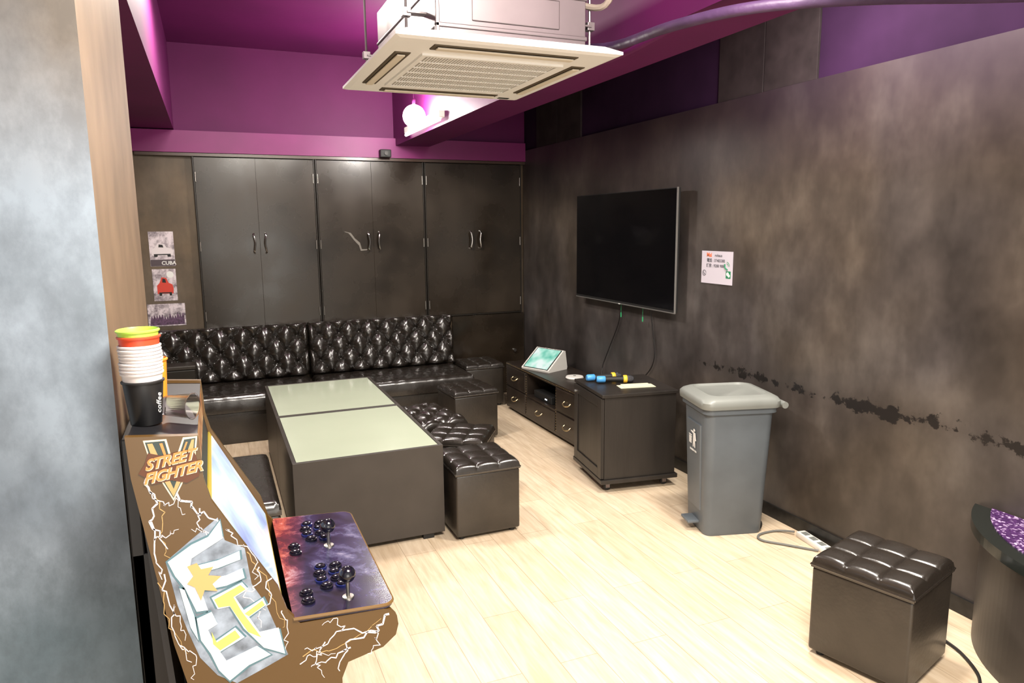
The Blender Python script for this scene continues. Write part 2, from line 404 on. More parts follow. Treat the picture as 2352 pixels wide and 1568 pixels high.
# posters
def pic_mat(name, stops, sc_, emph=(1,1,1)):
    m, nt, b = new_mat(name); f = noise(nt, sc_, emph, 5, .7)
    nt.links.new(ramp(nt, f, stops), b.inputs['Base Color']); b.inputs['Roughness'].default_value = .35; return m
PG = [(0.35, (.08, .06, .08)), (.46, (.36, .31, .34)), (.58, (.72, .64, .68))]
def poster(x0, x1, z0, z1, lab, seed):
    r = root('poster', lab, 'poster', ((x0+x1)/2, YB, z0), group='vintage photo prints on the brown wall')
    w = x1-x0; h = z1-z0
    obj('print', boxes([(-w/2, w/2, -.004, -.001, 0, h)]), pic_mat('print_%d' % seed, PG, 10+seed*3), r)
    return r, w, h
r, w, h = poster(-.475, -.286, 1.392, 1.680, 'black and white print of a vintage car street scene', 0)
def car(r, w, z, m, s=1.0):
    bm = bmesh.new()
    bm_prism(bm, [(-.42*w, z), (.42*w, z), (.45*w, z+.03*s), (.40*w, z+.055*s), (.2*w, z+.065*s), (.1*w, z+.095*s), (-.15*w, z+.1*s), (-.28*w, z+.065*s), (-.42*w, z+.05*s)], -.0055, -.0045)
    obj('car_picture', bm, m, r)
    bm = bmesh.new()
    bm_prism(bm, [(-.32*w, z-.012*s), (-.20*w, z-.012*s), (-.18*w, z+.003), (.20*w, z+.003), (.22*w, z-.012*s), (.34*w, z-.012*s), (.34*w, z+.012), (-.34*w, z+.012)], -.0062, -.0056)
    obj('car_picture_wheels', bm, BLACKM, r)
    bm = prism([(-.13*w, z+.068*s), (.07*w, z+.066*s), (.04*w, z+.088*s), (-.11*w, z+.092*s)], -.0062, -.0056)
    obj('car_picture_window', bm, BLACKM, r)
LIGHTG = mat('print_light_grey', (.72, .66, .68), .4)
car(r, w, .09, LIGHTG)
obj('print_dark_band', boxes([(-w/2+.002, w/2-.002, -.0046, -.004, .002, .055)]), mat('print_dark', (.07, .05, .06), .5), r)
obj('lettering', text_mesh('CUBA', .042, .0003, bold=.001), WHITE, r, loc=(.045, -.006, .025), rot=(math.pi/2, 0, 0))
r, w, h = poster(-.470, -.29, 1.100, 1.368, 'print of a red vintage car between old buildings', 1)
car(r, w*.8, .06, mat('print_red', (.6, .05, .03), .4), 1.4)
obj('badge_picture', lathe([(.028, -.0062), (.028, -.0055)], 24, (.045, 0, .22), 'y'), WHITE, r)
r, w, h = poster(-.530, -.240, .885, 1.074, 'print of a crowd walking along a street', 2)
poly = [(-.13, .01)]
rn = random.Random(3)
for i in range(13):
    x = -.125+i*.02; z = .055+rn.random()*.03
    poly += [(x, z), (x+.004, z+.012), (x+.006, z+.024), (x+.012, z+.024), (x+.014, z+.012), (x+.018, z)]
poly += [(.135, .01)]
obj('crowd_picture', prism(poly, -.0056, -.0045), mat('print_crowd_dark', (.10, .05, .10), .5, var=.6, vscale=60), r)

# ------------------------------------------------------------------ sofas
def make_sofa(x0, x1, lab, nx):
    w = x1-x0
    r = root('sofa', lab, 'sofa', ((x0+x1)/2, 6.27, 0), group='black button-tufted sofas along the back wall')
    obj('base', boxes([(-w/2+.01, w/2-.01, -.34, .36, 0.0, .28)], .012), LEATHER2, r, smooth=True)
    bm = pillow(w-.004, .60, .14, 1, 1, .006, edge=.045, drop=.04, rx=90, ry=40, wr=.0025, power=.3)
    obj('seat', bm, LEATHER, r, (0, -.06, .26), smooth=True)
    bm = pillow(w-.004, .47, .15, nx, 4, .040, True, edge=.035, drop=.035, rx=200, ry=90, buttons=.010, power=.6, wr=.0015, fold=.16)
    obj('backrest', bm, LEATHER, r, (0, .36, .615), (math.radians(90-9), 0, 0), smooth=True)
    return r
make_sofa(-0.72, 0.745, 'black leather sofa with diamond-tufted back beside the printed posters', 16)
make_sofa(0.755, 2.105, 'black leather sofa with diamond-tufted back behind the glass-topped tables', 15)
r = root('black_box', 'small black leatherette box resting on the sofa seat', 'box', (-.29, 6.20, .405))
obj('box_body', boxes([(-.11, .11, -.09, .09, 0, .19)], .008), BLACK, r)
obj('lid', boxes([(-.114, .114, -.094, .094, .192, .225)], .008), LEATHER2, r)

# ------------------------------------------------------------------ ottomans
def make_ottoman(lab, loc, rz, h=.425, s=.38, n=3):
    r = root('ottoman', lab, 'stool', (*loc, 0), rz, 'black cube ottomans')
    obj('body', boxes([(-s/2+.003, s/2-.003, -s/2+.003, s/2-.003, .02, h-.055)], .012, 3), LEATHER2, r, smooth=True)
    obj('seat', pillow(s, s, .058, n, n, .012, edge=.03, drop=.03, rx=66, ry=66, power=.42), LEATHER, r, (0, 0, h-.056), smooth=True)
    e = s/2
    ring = [(-e, -e, 0), (e, -e, 0), (e, e, 0), (-e, e, 0), (-e, -e, 0)]
    obj('piping', tube(ring, .0045, 6, False), LEATHER, r, (0, 0, h-.045), smooth=True)
    for a in (-1, 1):
        for b in (-1, 1): obj('foot', lathe([(.016, 0), (.018, .021)], 12, (a*(e-.04), b*(e-.04), 0)), BLACKM, r)
    return r
o1 = make_ottoman('black leather cube ottoman with nine-square tufted top near the round platform', (2.325, 1.845), 17)
clone(o1, (1.315, 3.69, 0), 0, 'black leather cube ottoman standing at the end corner of the table')
c_ = clone(o1, (1.375, 4.165, 0), -32, 'black leather cube ottoman turned at an angle beside the table')
clone(o1, (1.85, 5.39, 0), 4, 'black leather cube ottoman standing between sofa and console')
clone(o1, (2.305, 6.37, 0), 0, 'black leather cube ottoman in the corner beside the sofa')
r = root('bench_stool', 'long black leather stool with button-tufted top beside the table', 'stool', (1.335, 4.745, 0), 10)
obj('body', boxes([(-.165, .165, -.25, .25, .0, .35)], .03, 3), LEATHER2, r, smooth=True)
obj('seat', pillow(.36, .54, .08, 4, 6, .024, True, edge=.06, drop=.06, rx=60, ry=100, buttons=.007, fold=.1, power=.55), LEATHER, r, (0, 0, .345), smooth=True)
r = root('bench_stool', 'plain black leather bench seat beside the long table', 'bench', (0.0, 3.85, 0), 0)
obj('body', boxes([(-.22, .22, -.42, .42, .0, .34)], .015, 3), LEATHER2, r, smooth=True)
obj('seat', pillow(.45, .85, .07, 1, 1, .008, edge=.04, drop=.035, rx=40, ry=60, power=.3), LEATHER, r, (0, 0, .34), smooth=True)

# ------------------------------------------------------------------ tables
def make_table(y0):
    L = .98; w = .79; h = .528
    r = root('coffee_table', 'dark box coffee table with pale green glass top', 'table', (.695, y0+L/2, 0), group='pair of glass-topped coffee tables')
    a, b = w/2, L/2
    obj('body', boxes([(-a, a, -b, -b+.02, .03, h), (-a, a, b-.02, b, .03, h), (-a, -a+.02, -b+.02, b-.02, .03, h), (a-.02, a, -b+.02, b-.02, .03, h), (-a+.02, a-.02, -b+.02, b-.02, h-.06, h-.012)], .0015), TABLE, r)
    obj('glass_top', boxes([(-a+.022, a-.022, -b+.022, b-.022, h-.0115, h-.002)], .001), GLASS, r)
    for i in (-1, 1):
        for j in (-1, 1): obj('foot', boxes([(i*(a-.09)-.03, i*(a-.09)+.03, j*(b-.03)-.02, j*(b-.03)+.02, 0, .045)]), BLACKM, r)
    return r
t = make_table(3.60); clone(t, (.695, 3.60+.985+.49, 0))

# ------------------------------------------------------------------ console
CX = mat('dark_brown_leather_trunk', (0.022, 0.015, 0.011), 0.35, var=.3, vscale=10, bump=.1, spec=.6)
L = 1.5; D = .43; H = .45
r = root('tv_console', 'low black trunk-style console with studded drawers', 'tv stand', (2.47+D/2, 5.31, 0), -90)
f = -D/2
obj('body', boxes([(-L/2, L/2, f, D/2, H-.025, H), (-L/2, L/2, f, D/2, .03, .055), (-L/2, -L/2+.02, f, D/2, .055, H-.025), (L/2-.02, L/2, f, D/2, .055, H-.025),
                   (-.30, -.28, f, D/2, .055, H-.025), (.29, .31, f, D/2, .055, H-.025), (-L/2, L/2, D/2-.01, D/2, .055, H-.025), (-.28, .29, f, D/2, .215, .235),
                   (-L/2, -.30, f, D/2, .23, .24), (.31, L/2, f, D/2, .23, .24)], .002), CX, r)
bm = bmesh.new()
for i in range(60):
    x = -L/2+.012+i*(L-.024)/59; bm_sphere(bm, .0048, (x, f-.001, H-.012), 6)
for xx in (-.29, .30, -L/2+.01, L/2-.01):
    for k in range(16): bm_sphere(bm, .0045, (xx, f-.001, .065+k*.022), 6)
o = obj('stud', bm, BRASS, r, smooth=True); o['kind'] = 'stuff'
for (a, b, z0, z1) in [(-.728, -.303, .243, .422), (-.728, -.303, .058, .227), (.313, .728, .243, .422), (.313, .728, .058, .227), (-.277, .287, .058, .213)]:
    d = obj('drawer', boxes([(a, b, f-.008, f+.3, z0, z1)], .004), CX, r)
    cx = (a+b)/2; cz = (z0+z1)/2
    obj('handle', tube([(cx-.05, f-.008, cz+.01), (cx-.045, f-.03, cz-.005), (cx, f-.035, cz-.015), (cx+.045, f-.03, cz-.005), (cx+.05, f-.008, cz+.01)], .005), BRASS, d, smooth=True)
for i in (-1, 1):
    for j in (-1, 1): obj('foot', lathe([(.02, 0), (.022, .032)], 12, (i*.68, j*.17, 0)), BLACKM, r)
r = root('media_player', 'black media box in the open console niche', 'electronics', (2.60, 5.33, .236), -90)
obj('case', boxes([(-.17, .17, -.1, .1, 0, .06)], .004), BLACKM, r)
obj('front_light', boxes([(.05, .09, -.102, -.1, .02, .03)]), mat('led_white', (.8, .8, .8), emis=(.8, .9, 1), estr=1.5), r)

# touch tablet
r = root('song_tablet', 'white wedge-shaped touch screen terminal with glowing green screen', 'touch screen', (2.645, 5.60, H), -67.5)
obj('case', prism([(-.12, 0), (.12, 0), (.125, .02), (.10, .165), (.08, .17), (-.125, .015)], -.16, .16, 'yz'), WHITEP, r)
m, nt, b = new_mat('tablet_screen')
f_ = noise(nt, 6, (1, 1, 1), 2); cc = ramp(nt, f_, [(.35, (.10, .55, .40)), (.5, (.45, .85, .70)), (.62, (.85, .97, .93))])
nt.links.new(cc, b.inputs['Emission Color']); b.inputs['Emission Strength'].default_value = 0.95; b.inputs['Base Color'].default_value = (.02, .02, .02, 1)
sl = math.atan2(.155, .205)
obj('screen', boxes([(-.135, .135, -.115, .115, 0, .002)]), m, r, (0, -.0225, .0945), (sl, 0, 0))
obj('screen_bezel', boxes([(-.145, .145, -.122, .122, -.003, .0012)], .001), BLACKM, r, (0, -.0225, .094), (sl, 0, 0))
r = root('round_charger', 'flat white round puck on the console', 'electronics', (2.70, 5.13, H))
obj('case', lathe([(.07, 0), (.075, .008), (.07, .018), (.04, .021)], 32), WHITEP, r, smooth=True)
obj('button', lathe([(.012, .021), (.012, .024)], 16), GREYLID, r)

# ------------------------------------------------------------------ rolling cabinet
ASH = mat('black_ash_wood', (0.020, 0.0165, 0.014), 0.42, var=.4, vscale=6, stretch=(1, 1, .15), bump=.1, bscale=30)
r = root('rolling_cabinet', 'black wooden cabinet on casters with a panelled door', 'cabinet', (2.49, 4.015, 0), -98)
s = .262
obj('body', boxes([(-s+.01, s-.01, -s+.02, s-.01, .09, .625)], .002), ASH, r)
obj('top', boxes([(-s, s, -s, s, .626, .648)], .003), ASH, r)
obj('base_board', boxes([(-s-.005, s+.005, -s-.005, s+.005, .062, .089)], .003), ASH, r)
d = obj('door', boxes([(-s+.012, s-.012, -s+.004, -s+.018, .095, .62), (-s+.012, -s+.07, -s-.004, -s+.004, .095, .62), (s-.07, s-.012, -s-.004, -s+.004, .095, .62),
                       (-s+.07, s-.07, -s-.004, -s+.004, .095, .155), (-s+.07, s-.07, -s-.004, -s+.004, .56, .62)], .0015), ASH, r)
obj('lock', lathe([(.009, -.008), (.009, 0)], 12, (-s+.035, -s-.004, .57), 'y'), CHROME, d, smooth=True)
for i in (-1, 1):
    for j in (-1, 1):
        c = obj('caster', boxes([(i*.2-.014, i*.2-.010, j*.2-.014, j*.2+.014, .02, .06), (i*.2+.010, i*.2+.014, j*.2-.014, j*.2+.014, .02, .06), (i*.2-.02, i*.2+.02, j*.2-.02, j*.2+.02, .056, .062)]), STEEL, r)
        obj('wheel', lathe([(.018, -.009), (.023, -.006), (.023, .006), (.018, .009)], 20, (i*.2, j*.2, .023), 'x'), BLACKM, c, smooth=True)

BLUE = mat('blue_rubber', (.08, .35, .75), .4)
YEL = mat('yellow_plastic', (.85, .5, .04), .4)
def make_mic(loc, rz, lab, tail):
    r = root('microphone', lab, 'microphone', loc, rz, 'wireless microphones on the cabinet')
    obj('handle', lathe([(.014, -.11), (.017, -.10), (.019, .03), (.022, .06)], 20, (0, 0, .027), 'x'), BLACKM, r, smooth=True)
    obj('grille', lathe([(.022, .058), (.026, .075), (.026, .09), (.018, .108), (.004, .114)], 20, (0, 0, .027), 'x'), mat('mic_mesh', (.08, .08, .09), .35, metal=.8, bump=.6, bscale=300), r, smooth=True)
    obj('ring', lathe([(.024, .04), (.027, .044), (.027, .062), (.024, .066)], 20, (0, 0, .027), 'x'), YEL, r, smooth=True)
    obj('tail_cap', lathe([(.018, -.138), (.022, -.13), (.022, -.085), (.018, -.08)], 20, (0, 0, .027), 'x'), tail, r, smooth=True)
make_mic((2.43, 4.16, .649), -10, 'black wireless microphone with blue tail cap lying on the cabinet', BLUE)
make_mic((2.46, 4.06, .649), -22, 'black wireless microphone with yellow ring lying on the cabinet', BLUE)
single(obj('paper_slip', boxes([(-.12, .12, -.045, .045, 0, .003), (-.09, .10, -.03, .055, .004, .007)], .0005), mat('cream_paper', (.75, .72, .5), .7), None, (2.52, 3.92, .649), (0, 0, math.radians(-12))), 'folded cream paper slips on top of the black cabinet', 'paper')

# ------------------------------------------------------------------ bin
def rrect(w, d, rad, n=6):
    pts = []
    for cx, cy, a0 in ((w/2-rad, d/2-rad, 0), (-w/2+rad, d/2-rad, 90), (-w/2+rad, -d/2+rad, 180), (w/2-rad, -d/2+rad, 270)):
        for k in range(n+1):
            a = math.radians(a0+90*k/n); pts.append((cx+rad*math.cos(a), cy+rad*math.sin(a)))
    return pts
def loft(secs, cap=True):
    bm = bmesh.new(); rings = []
    for (w, d, rad, z, oy) in secs: rings.append([bm.verts.new((x, y+oy, z)) for x, y in rrect(w, d, rad)])
    for A, B in zip(rings[:-1], rings[1:]):
        n = len(A)
        for i in range(n): bm.faces.new((A[i], A[(i+1) % n], B[(i+1) % n], B[i]))
    if cap: bm.faces.new(list(reversed(rings[0]))); bm.faces.new(rings[-1])
    return bm
r = root('waste_bin', 'grey plastic pedal waste bin with lid and wheels beside the wall', 'bin', (2.595, 3.10, 0), -105)
k_ = .03
obj('body', loft([(.27, .33, .04, .0, 0), (.28, .34, .045, .02, 0), (.345, .385, .05, .66+k_, 0), (.345, .385, .05, .665+k_, 0), (.375, .415, .05, .67+k_, 0), (.375, .415, .05, .715+k_, 0)]), GREYBIN, r, smooth=True)
obj('front_panel', loft([(.16, .02, .008, .13, -.170), (.19, .02, .008, .62, -.190)]), GREYBIN, r, smooth=True)
obj('lid', loft([(.40, .44, .055, .70+k_, 0), (.405, .445, .055, .715+k_, 0), (.405, .445, .055, .735+k_, 0), (.385, .425, .06, .75+k_, 0), (.34, .38, .06, .762+k_, 0), (.31, .33, .06, .766+k_, 0), (.29, .30, .05, .755+k_, 0)]), GREYLID, r, smooth=True)
obj('hinge_bar', lathe([(.018, -.19), (.018, .19)], 16, (0, .235, .71+k_), 'x'), GREYLID, r, smooth=True)
obj('hinge_arm', boxes([(-.15, -.11, .19, .24, .69+k_, .72+k_), (.11, .15, .19, .24, .69+k_, .72+k_)], .004), GREYLID, r)
obj('pedal', boxes([(-.055, .055, -.235, -.15, .045, .062), (-.06, -.045, -.17, -.15, .03, .10), (.045, .06, -.17, -.15, .03, .10)], .006), GREYBIN, r)
for i in (-1, 1): obj('wheel', lathe([(.035, -.012), (.04, -.008), (.04, .008), (.035, .012)], 24, (i*.110, .135, .04), 'x'), BLACKM, r, smooth=True)
bm = bmesh.new()
y0, y1 = -.2015, -.2005
def q(poly): bm_prism(bm, poly, y0, y1)
bm_lathe(bm, [(.009, y0), (.009, y1)], 16, (.012, 0, .565), 'y')
q([(.004, .55), (.022, .55), (.030, .50), (.022, .498), (.019, .525), (.020, .45), (.013, .45), (.009, .49), (.004, .45), (-.002, .45), (.002, .53)])
q([(.004, .548), (.0, .54), (-.022, .548), (-.022, .553), (.004, .556)])
q([(-.040, .525), (-.012, .525), (-.014, .519), (-.038, .519)])
for k in range(4): q([(-.038+k*.007, .515), (-.034+k*.007, .515), (-.0345+k*.006, .465), (-.0375+k*.006, .465)])
q([(-.036, .490), (-.014, .490), (-.014, .486), (-.036, .486)])
bmesh.ops.scale(bm, verts=bm.verts, vec=(1.45, 1, .85), space=Matrix.Translation((0, 0, -.51)))
bmesh.ops.rotate(bm, verts=bm.verts, cent=(0, -.19, .5), matrix=Matrix.Rotation(math.radians(1.9), 3, 'X'))
obj('printed_symbol', bm, WHITE, r, (0.01, -.001, .02))
obj('lettering', text_mesh('RUBBISH BIN', .016, .0004), WHITE, r, (0.01, -.1995, .458), (math.radians(92), 0, 0))

# ------------------------------------------------------------------ TV
r = root('television', 'large flat black television mounted on the dark wall', 'television', (2.86, 4.675, 1.11), -90)
obj('body', boxes([(-.70, .70, -.018, .012, .0, .83), (-.45, .45, .012, .045, .08, .5)], .004), BLACKM, r)
obj('screen', boxes([(-.693, .693, -.0195, -.018, .018, .824)]), mat('tv_glass', (.003, .003, .004), .10, spec=.35), r)
obj('bezel', boxes([(-.702, .702, -.020, -.012, -.006, .001), (.700, .704, -.020, -.006, -.006, .832)], .0008), mat('tv_silver', (.45, .44, .42), .3, metal=.8), r)
obj('wall_bracket', boxes([(-.2, .2, .045, .069, .15, .45)]), BLACKM, r)
obj('badge', boxes([(-.012, .012, -.0212, -.020, -.006, .0)]), WHITE, r)
CABLE = mat('black_cable', (.012, .01, .01), .5)
for i, pts in enumerate([[(2.90, 4.75, 1.12), (2.915, 4.80, .95), (2.912, 4.95, .70), (2.9, 5.02, .55), (2.86, 4.95, .456)], [(2.90, 4.35, 1.12), (2.915, 4.33, .95), (2.915, 4.3, .75), (2.912, 4.40, .6), (2.88, 4.62, .458)]]):
    single(obj('power_cable', tube(pts, .004), CABLE), 'thin black cable hanging from the television to the console', 'cable', 'television cables')
GRN = mat('green_tag', (.05, .5, .2), .5)
for y in (4.70, 4.40):
    single(obj('hanging_tag', boxes([(2.872, 2.874, y-.006, y+.006, 1.00, 1.035), (2.8725, 2.8735, y-.001, y+.001, 1.035, 1.10)]), GRN), 'small green tag hanging below the television', 'tag', 'tags below the television')

# paper notice
r = root('paper_notice', 'white printed contact notice taped on the dark wall', 'sign', (XW-.003, 3.655, 1.326), -90)
obj('sheet', boxes([(-.15, .15, -.001, .001, 0, .205)]), mat('white_paper', (.62, .58, .66), .6), r)
INK = mat('grey_ink', (.10, .10, .12), .6)
for s_, sz, x, z, m in [('rohaus', .026, .015, .178, INK), ('電話 : 37483380', .026, -.01, .145, INK), ('訂房 : 9288 9884', .026, -.01, .112, INK)]:
    obj('lettering', text_mesh(s_, sz, .0002, bold=.0004), m, r, (x, -.0016, z), (math.pi/2, 0, 0))
obj('logo', text_mesh('Mai', .036, .0002, bold=.0012), mat('orange_red_ink', (.85, .20, .08), .6), r, (-.075, -.0016, .18), (math.pi/2, 0, 0))
GREENI = mat('green_ink', (.02, .22, .10), .5)
bm = bmesh.new()
bm_tube(bm, [(.078, -.0015, .128), (.082, -.0015, .105), (.105, -.0015, .092)], .005)
for rr in (.016, .026): bm_tube(bm, [(.095+rr*math.cos(a), -.0015, .115+rr*math.sin(a)) for a in (0, .4, .8, 1.2, 1.5)], .0015)
obj('phone_symbol', bm, GREENI, r)
bm = bmesh.new(); bm_tube(bm, [(-.12+.017*math.cos(a), -.0015, .065+.017*math.sin(a)) for a in [k*.5 for k in range(13)]], .0018)
bm_tube(bm, [(-.127, -.0015, .072), (-.122, -.0015, .062), (-.113, -.0015, .058)], .003)
obj('chat_symbol', bm, INK, r)
bm = boxes([(.09, .135, -.0018, -.001, .04, .085)], .0003); obj('app_symbol', bm, GREENI, r)
bm = bmesh.new(); bm_lathe(bm, [(.012, -.0024), (.012, -.0018)], 20, (.107, 0, .067), 'y'); bm_lathe(bm, [(.010, -.0026), (.010, -.0018)], 20, (.119, 0, .057), 'y')
obj('app_symbol_bubbles', bm, WHITE, r)

# ------------------------------------------------------------------ power strip and cables
r = root('power_strip', 'white power strip lying on the floor by the wall', 'power strip', (2.86, 2.66, 0), 82)
obj('case', boxes([(-.15, .15, -.028, .028, 0, .032)], .006), WHITEP, r, smooth=True)
for k in range(4): obj('socket', boxes([(-.11+k*.065, -.07+k*.065, -.016, .016, .032, .034)]), GREYLID, r)
single(obj('power_cable', tube([(2.86, 2.83, .02), (2.80, 2.90, .008), (2.68, 2.90, .008), (2.64, 2.84, .008), (2.72, 2.74, .008), (2.82, 2.62, .008)], .006), mat('grey_cable', (.16, .16, .15), .5)), 'looped grey cable of the power strip on the floor', 'cable')
single(obj('power_cable', tube([(2.88, 2.2, .008), (2.80, 2.05, .008), (2.68, 1.86, .008), (2.64, 1.72, .008), (2.57, 1.60, .008), (2.47, 1.5, .008), (2.42, 1.3, .008)], .006), CABLE), 'black cable running along the floor behind the ottoman', 'cable')

# ------------------------------------------------------------------ round platform against wall
cx, cy, R = 3.18, 1.27, .68
def arc(Rr, top):
    pts = []
    for k in range(0, 73):
        a = math.radians(90+180*k/72); x = cx+Rr*math.cos(a); y = cy+Rr*math.sin(a)
        if x < XW-.014: pts.append((x, y))
    dd = math.sqrt(Rr*Rr-(cx-XW+.014)**2)
    return [(XW-.014, cy+dd)]+pts+[(XW-.014, cy-dd)]
r = root('round_platform', 'low rounded black platform with sparkling purple top against the wall', 'stage platform', (0, 0, 0))
PH = .52
obj('body', prism(arc(R-.04, 0), 0, PH-.04, 'xy'), TABLE, r)
obj('rim', prism(arc(R, 0), PH-.04, PH, 'xy'), mat('glossy_black_rim', (.012, .015, .013), .2), r)
m, nt, b = new_mat('purple_glitter')
vo = nt.nodes.new('ShaderNodeTexVoronoi'); vo.inputs['Scale'].default_value = 120
tc = nt.nodes.new('ShaderNodeTexCoord'); nt.links.new(tc.outputs['Object'], vo.inputs['Vector'])
sp = ramp(nt, vo.outputs['Color'], [(.0, (.03, .008, .05)), (.70, (.08, .025, .12)), (.86, (.55, .40, .62))]); nt.links.new(sp, b.inputs['Base Color']); b.inputs['Roughness'].default_value = .25
obj('glitter_top', prism(arc(R-.065, 0), PH+.0001, PH+.005, 'xy'), m, r)

# ------------------------------------------------------------------ air conditioner
ax, ay, az = 1.04, 2.93, 2.32
r = root('air_conditioner', 'white ceiling cassette air conditioner with exposed metal casing', 'air conditioner', (ax, ay, az))
W, Dp = .432, .51
bm = bmesh.new(); rings = []
for (w, d, z) in [(W-.02, Dp-.02, 0), (W, Dp, .006), (W, Dp, .016), (W-.05, Dp-.05, .042)]:
    rings.append([bm.verts.new(p) for p in ((-w, -d, z), (w, -d, z), (w, d, z), (-w, d, z))])
for A, B in zip(rings[:-1], rings[1:]):
    for i in range(4): bm.faces.new((A[i], A[(i+1) % 4], B[(i+1) % 4], B[i]))
bm.faces.new(list(reversed(rings[0]))); bm.faces.new(rings[-1])
CREAM = mat('cream_white_panel', (.93, .94, .93), .38)
obj('panel', bm, CREAM, r)
obj('casing', boxes([(-.27, .31, -.44, .47, .042, .34), (-.275, .315, -.445, .475, .06, .075), (-.275, .315, -.445, .475, .20, .21), (-.275, -.26, -.445, -.43, .042, .34), (-.14, .20, -.443, -.44, .09, .19)], .003), STEEL, r)
SLOT = mat('vent_dark', (.08, .06, .035), .5)
FLAP = mat('louver_cream', (.78, .72, .60), .35)
for (a, b, c, d) in [(-.28, .28, -.445, -.375), (-.28, .28, .375, .445), (-.385, -.325, -.30, .30), (.325, .385, -.30, .30)]:
    v = obj('air_outlet', boxes([(a, b, c, d, -.004, .004)], .003), SLOT, r)
    if b-a > .3: obj('louver', boxes([(a+.015, b-.015, c+.012, c+.045, -.012, -.006)], .002), FLAP, v, rot=(0, 0, 0))
    else: obj('louver', boxes([(a+.012, a+.042, c+.015, d-.015, -.012, -.006)], .002), FLAP, v)
g = obj('intake_grille', boxes([(-.275, .275, -.295, .295, -.004, .001)], .002), mat('grille_back', (.38, .36, .33), .5), r)
ls = [(-.285, .285, -.305, -.285, -.008, 0), (-.285, .285, .285, .305, -.008, 0), (-.285, -.265, -.285, .285, -.008, 0), (.265, .285, -.285, .285, -.008, 0)]
for k in range(1, 46): ls.append((-.265+k*.53/46-.0024, -.265+k*.53/46+.0024, -.285, .285, -.007, -.003))
for k in range(1, 6): ls.append((-.265, .265, -.285+k*.57/6-.004, -.285+k*.57/6+.004, -.008, -.003))
obj('grille_slats', boxes(ls), CREAM, g)
obj('badge', boxes([(.31, .365, .44, .465, -.002, 0)]), BLACKM, r)
for i, (x, y) in enumerate([(-.34, -.30), (.37, -.36), (-.34, .40), (.37, .40)]):
    obj('hanger_rod', lathe([(.005, .05), (.005, HC-az)], 8, (x, y, 0)), STEEL, r)
    obj('hanger_bracket', boxes([(min(x, x*.78), max(x, x*.78), y-.02, y+.02, .13, .137), (x-.015, x+.015, y-.015, y+.015, .12, .15)], .001), STEEL, r)
PIPE = mat('violet_wrapped_pipe', (.065, .030, .085), .5, bump=.5, bscale=18, var=.3)
def pipe(pts, rr, m, lab): single(obj('pipe', tube(pts, rr, 14), m, smooth=True), lab, 'pipe', 'air conditioner pipes')
EX = XW-.001
pipe([(1.40, 3.05, 2.50), (1.55, 2.7, 2.42), (1.50, 2.15, 2.365), (1.58, 1.84, 2.35), (1.86, 1.68, 2.36), (2.30, 1.56, 2.38), (EX, 1.30, 2.40)], .018, PIPE, 'thick violet wrapped pipe leading off beside the air conditioner')
pipe([(1.40, 3.15, 2.52), (1.60, 2.85, 2.395), (1.60, 2.2, 2.40), (1.70, 1.9, 2.39), (2.0, 1.75, 2.40), (2.4, 1.66, 2.42), (EX, 1.5, 2.43)], .013, PURPLE, 'thin purple painted pipe beside the air conditioner')
single(obj('drain_hose', tube([(1.375, 2.62, 2.55), (1.44, 2.5, 2.52), (1.455, 2.42, 2.66), (1.43, 2.40, 2.85), (1.43, 2.45, 3.19)], .012), mat('beige_hose', (.32, .26, .22), .5), smooth=True), 'thin beige drain hose rising beside the air conditioner', 'hose')

# ------------------------------------------------------------------ arcade machine
OX, OY = .05, 1.5
r = root('arcade_machine', 'two-player arcade machine with lightning side art standing by the partition', 'arcade machine', (OX, OY, 0))
prof = [(-.178,1.308),(-.05,1.296),(-.046,1.205),(-.035,1.158),(.0,1.092),(.082,.943),(.098,.885),(.122,.853),(.303,.845),(.322,.838),(.334,.822),(.337,.800),(.330,.775),(.30,.752),(.22,.735),(.205,.70),(.20,.35),(.25,.10),(.25,0),(-.10,0),(-.108,.774),(-.126,.865),(-.174,1.224)]
pl = [(x-OX, z) for x, z in prof]
GOLD = mat('bronze_gold_side', (.105, .054, .012), .35, metal=0.0, spec=.6)
def side_panel(y0, y1):
    return obj('side_panel', prism(pl, y0, y1), GOLD, r)
sp1 = side_panel(0, .016); sp2 = side_panel(.564, .58)
def slab(p0, p1, th, y0, y1, bev=0):
    (x0, z0), (x1, z1) = p0, p1; d = Vector((x1-x0, z1-z0)).normalized(); nx, nz = d.y*-1, d.x
    return prism([(x0-OX, z0), (x1-OX, z1), (x1-OX-nx*th, z1-nz*th), (x0-OX-nx*th, z0-nz*th)], y0, y1)
AB = mat('arcade_black', (.012, .012, .014), .4)
obj('top_board', slab((-.176, 1.300), (-.052, 1.289), .015, .016, .564), AB, r)
obj('back_board', slab((-.172, 1.29), (-.10, .02), -.012, .016, .564), AB, r)
obj('dark_gap_filler', boxes([(-.206-OX, -.18-OX, .165, .56, 0, 1.26), (-.206-OX, -.12-OX, .165, .56, 0, 1.0)], .003), AB, r)  # black boxes added to darken the shaded gap behind the machine
MARQ = pic_mat('marquee_art', [(.35, (.10, .02, .01)), (.5, (.4, .14, .03)), (.62, (.6, .45, .22))], 22)
obj('marquee', slab((-.054, 1.287), (-.051, 1.205), .01, .016, .564), MARQ, r)
obj('speaker_panel', slab((-.052, 1.205), (-.043, 1.155), .01, .016, .564), AB, r)
YB_ = mat('bezel_gold_line', (.45, .35, .05), .4)
obj('screen_bezel', slab((-.040, 1.152), (.092, .888), .01, .016, .564), YB_, r)
m, nt, b = new_mat('arcade_screen')
f_ = noise(nt, 5, (1, 1, 1), 3, .5); cc = ramp(nt, f_, [(.3, (.35, .42, .85)), (.46, (.62, .80, 1)), (.60, (.97, .98, 1)), (.75, (.75, .68, .92))])
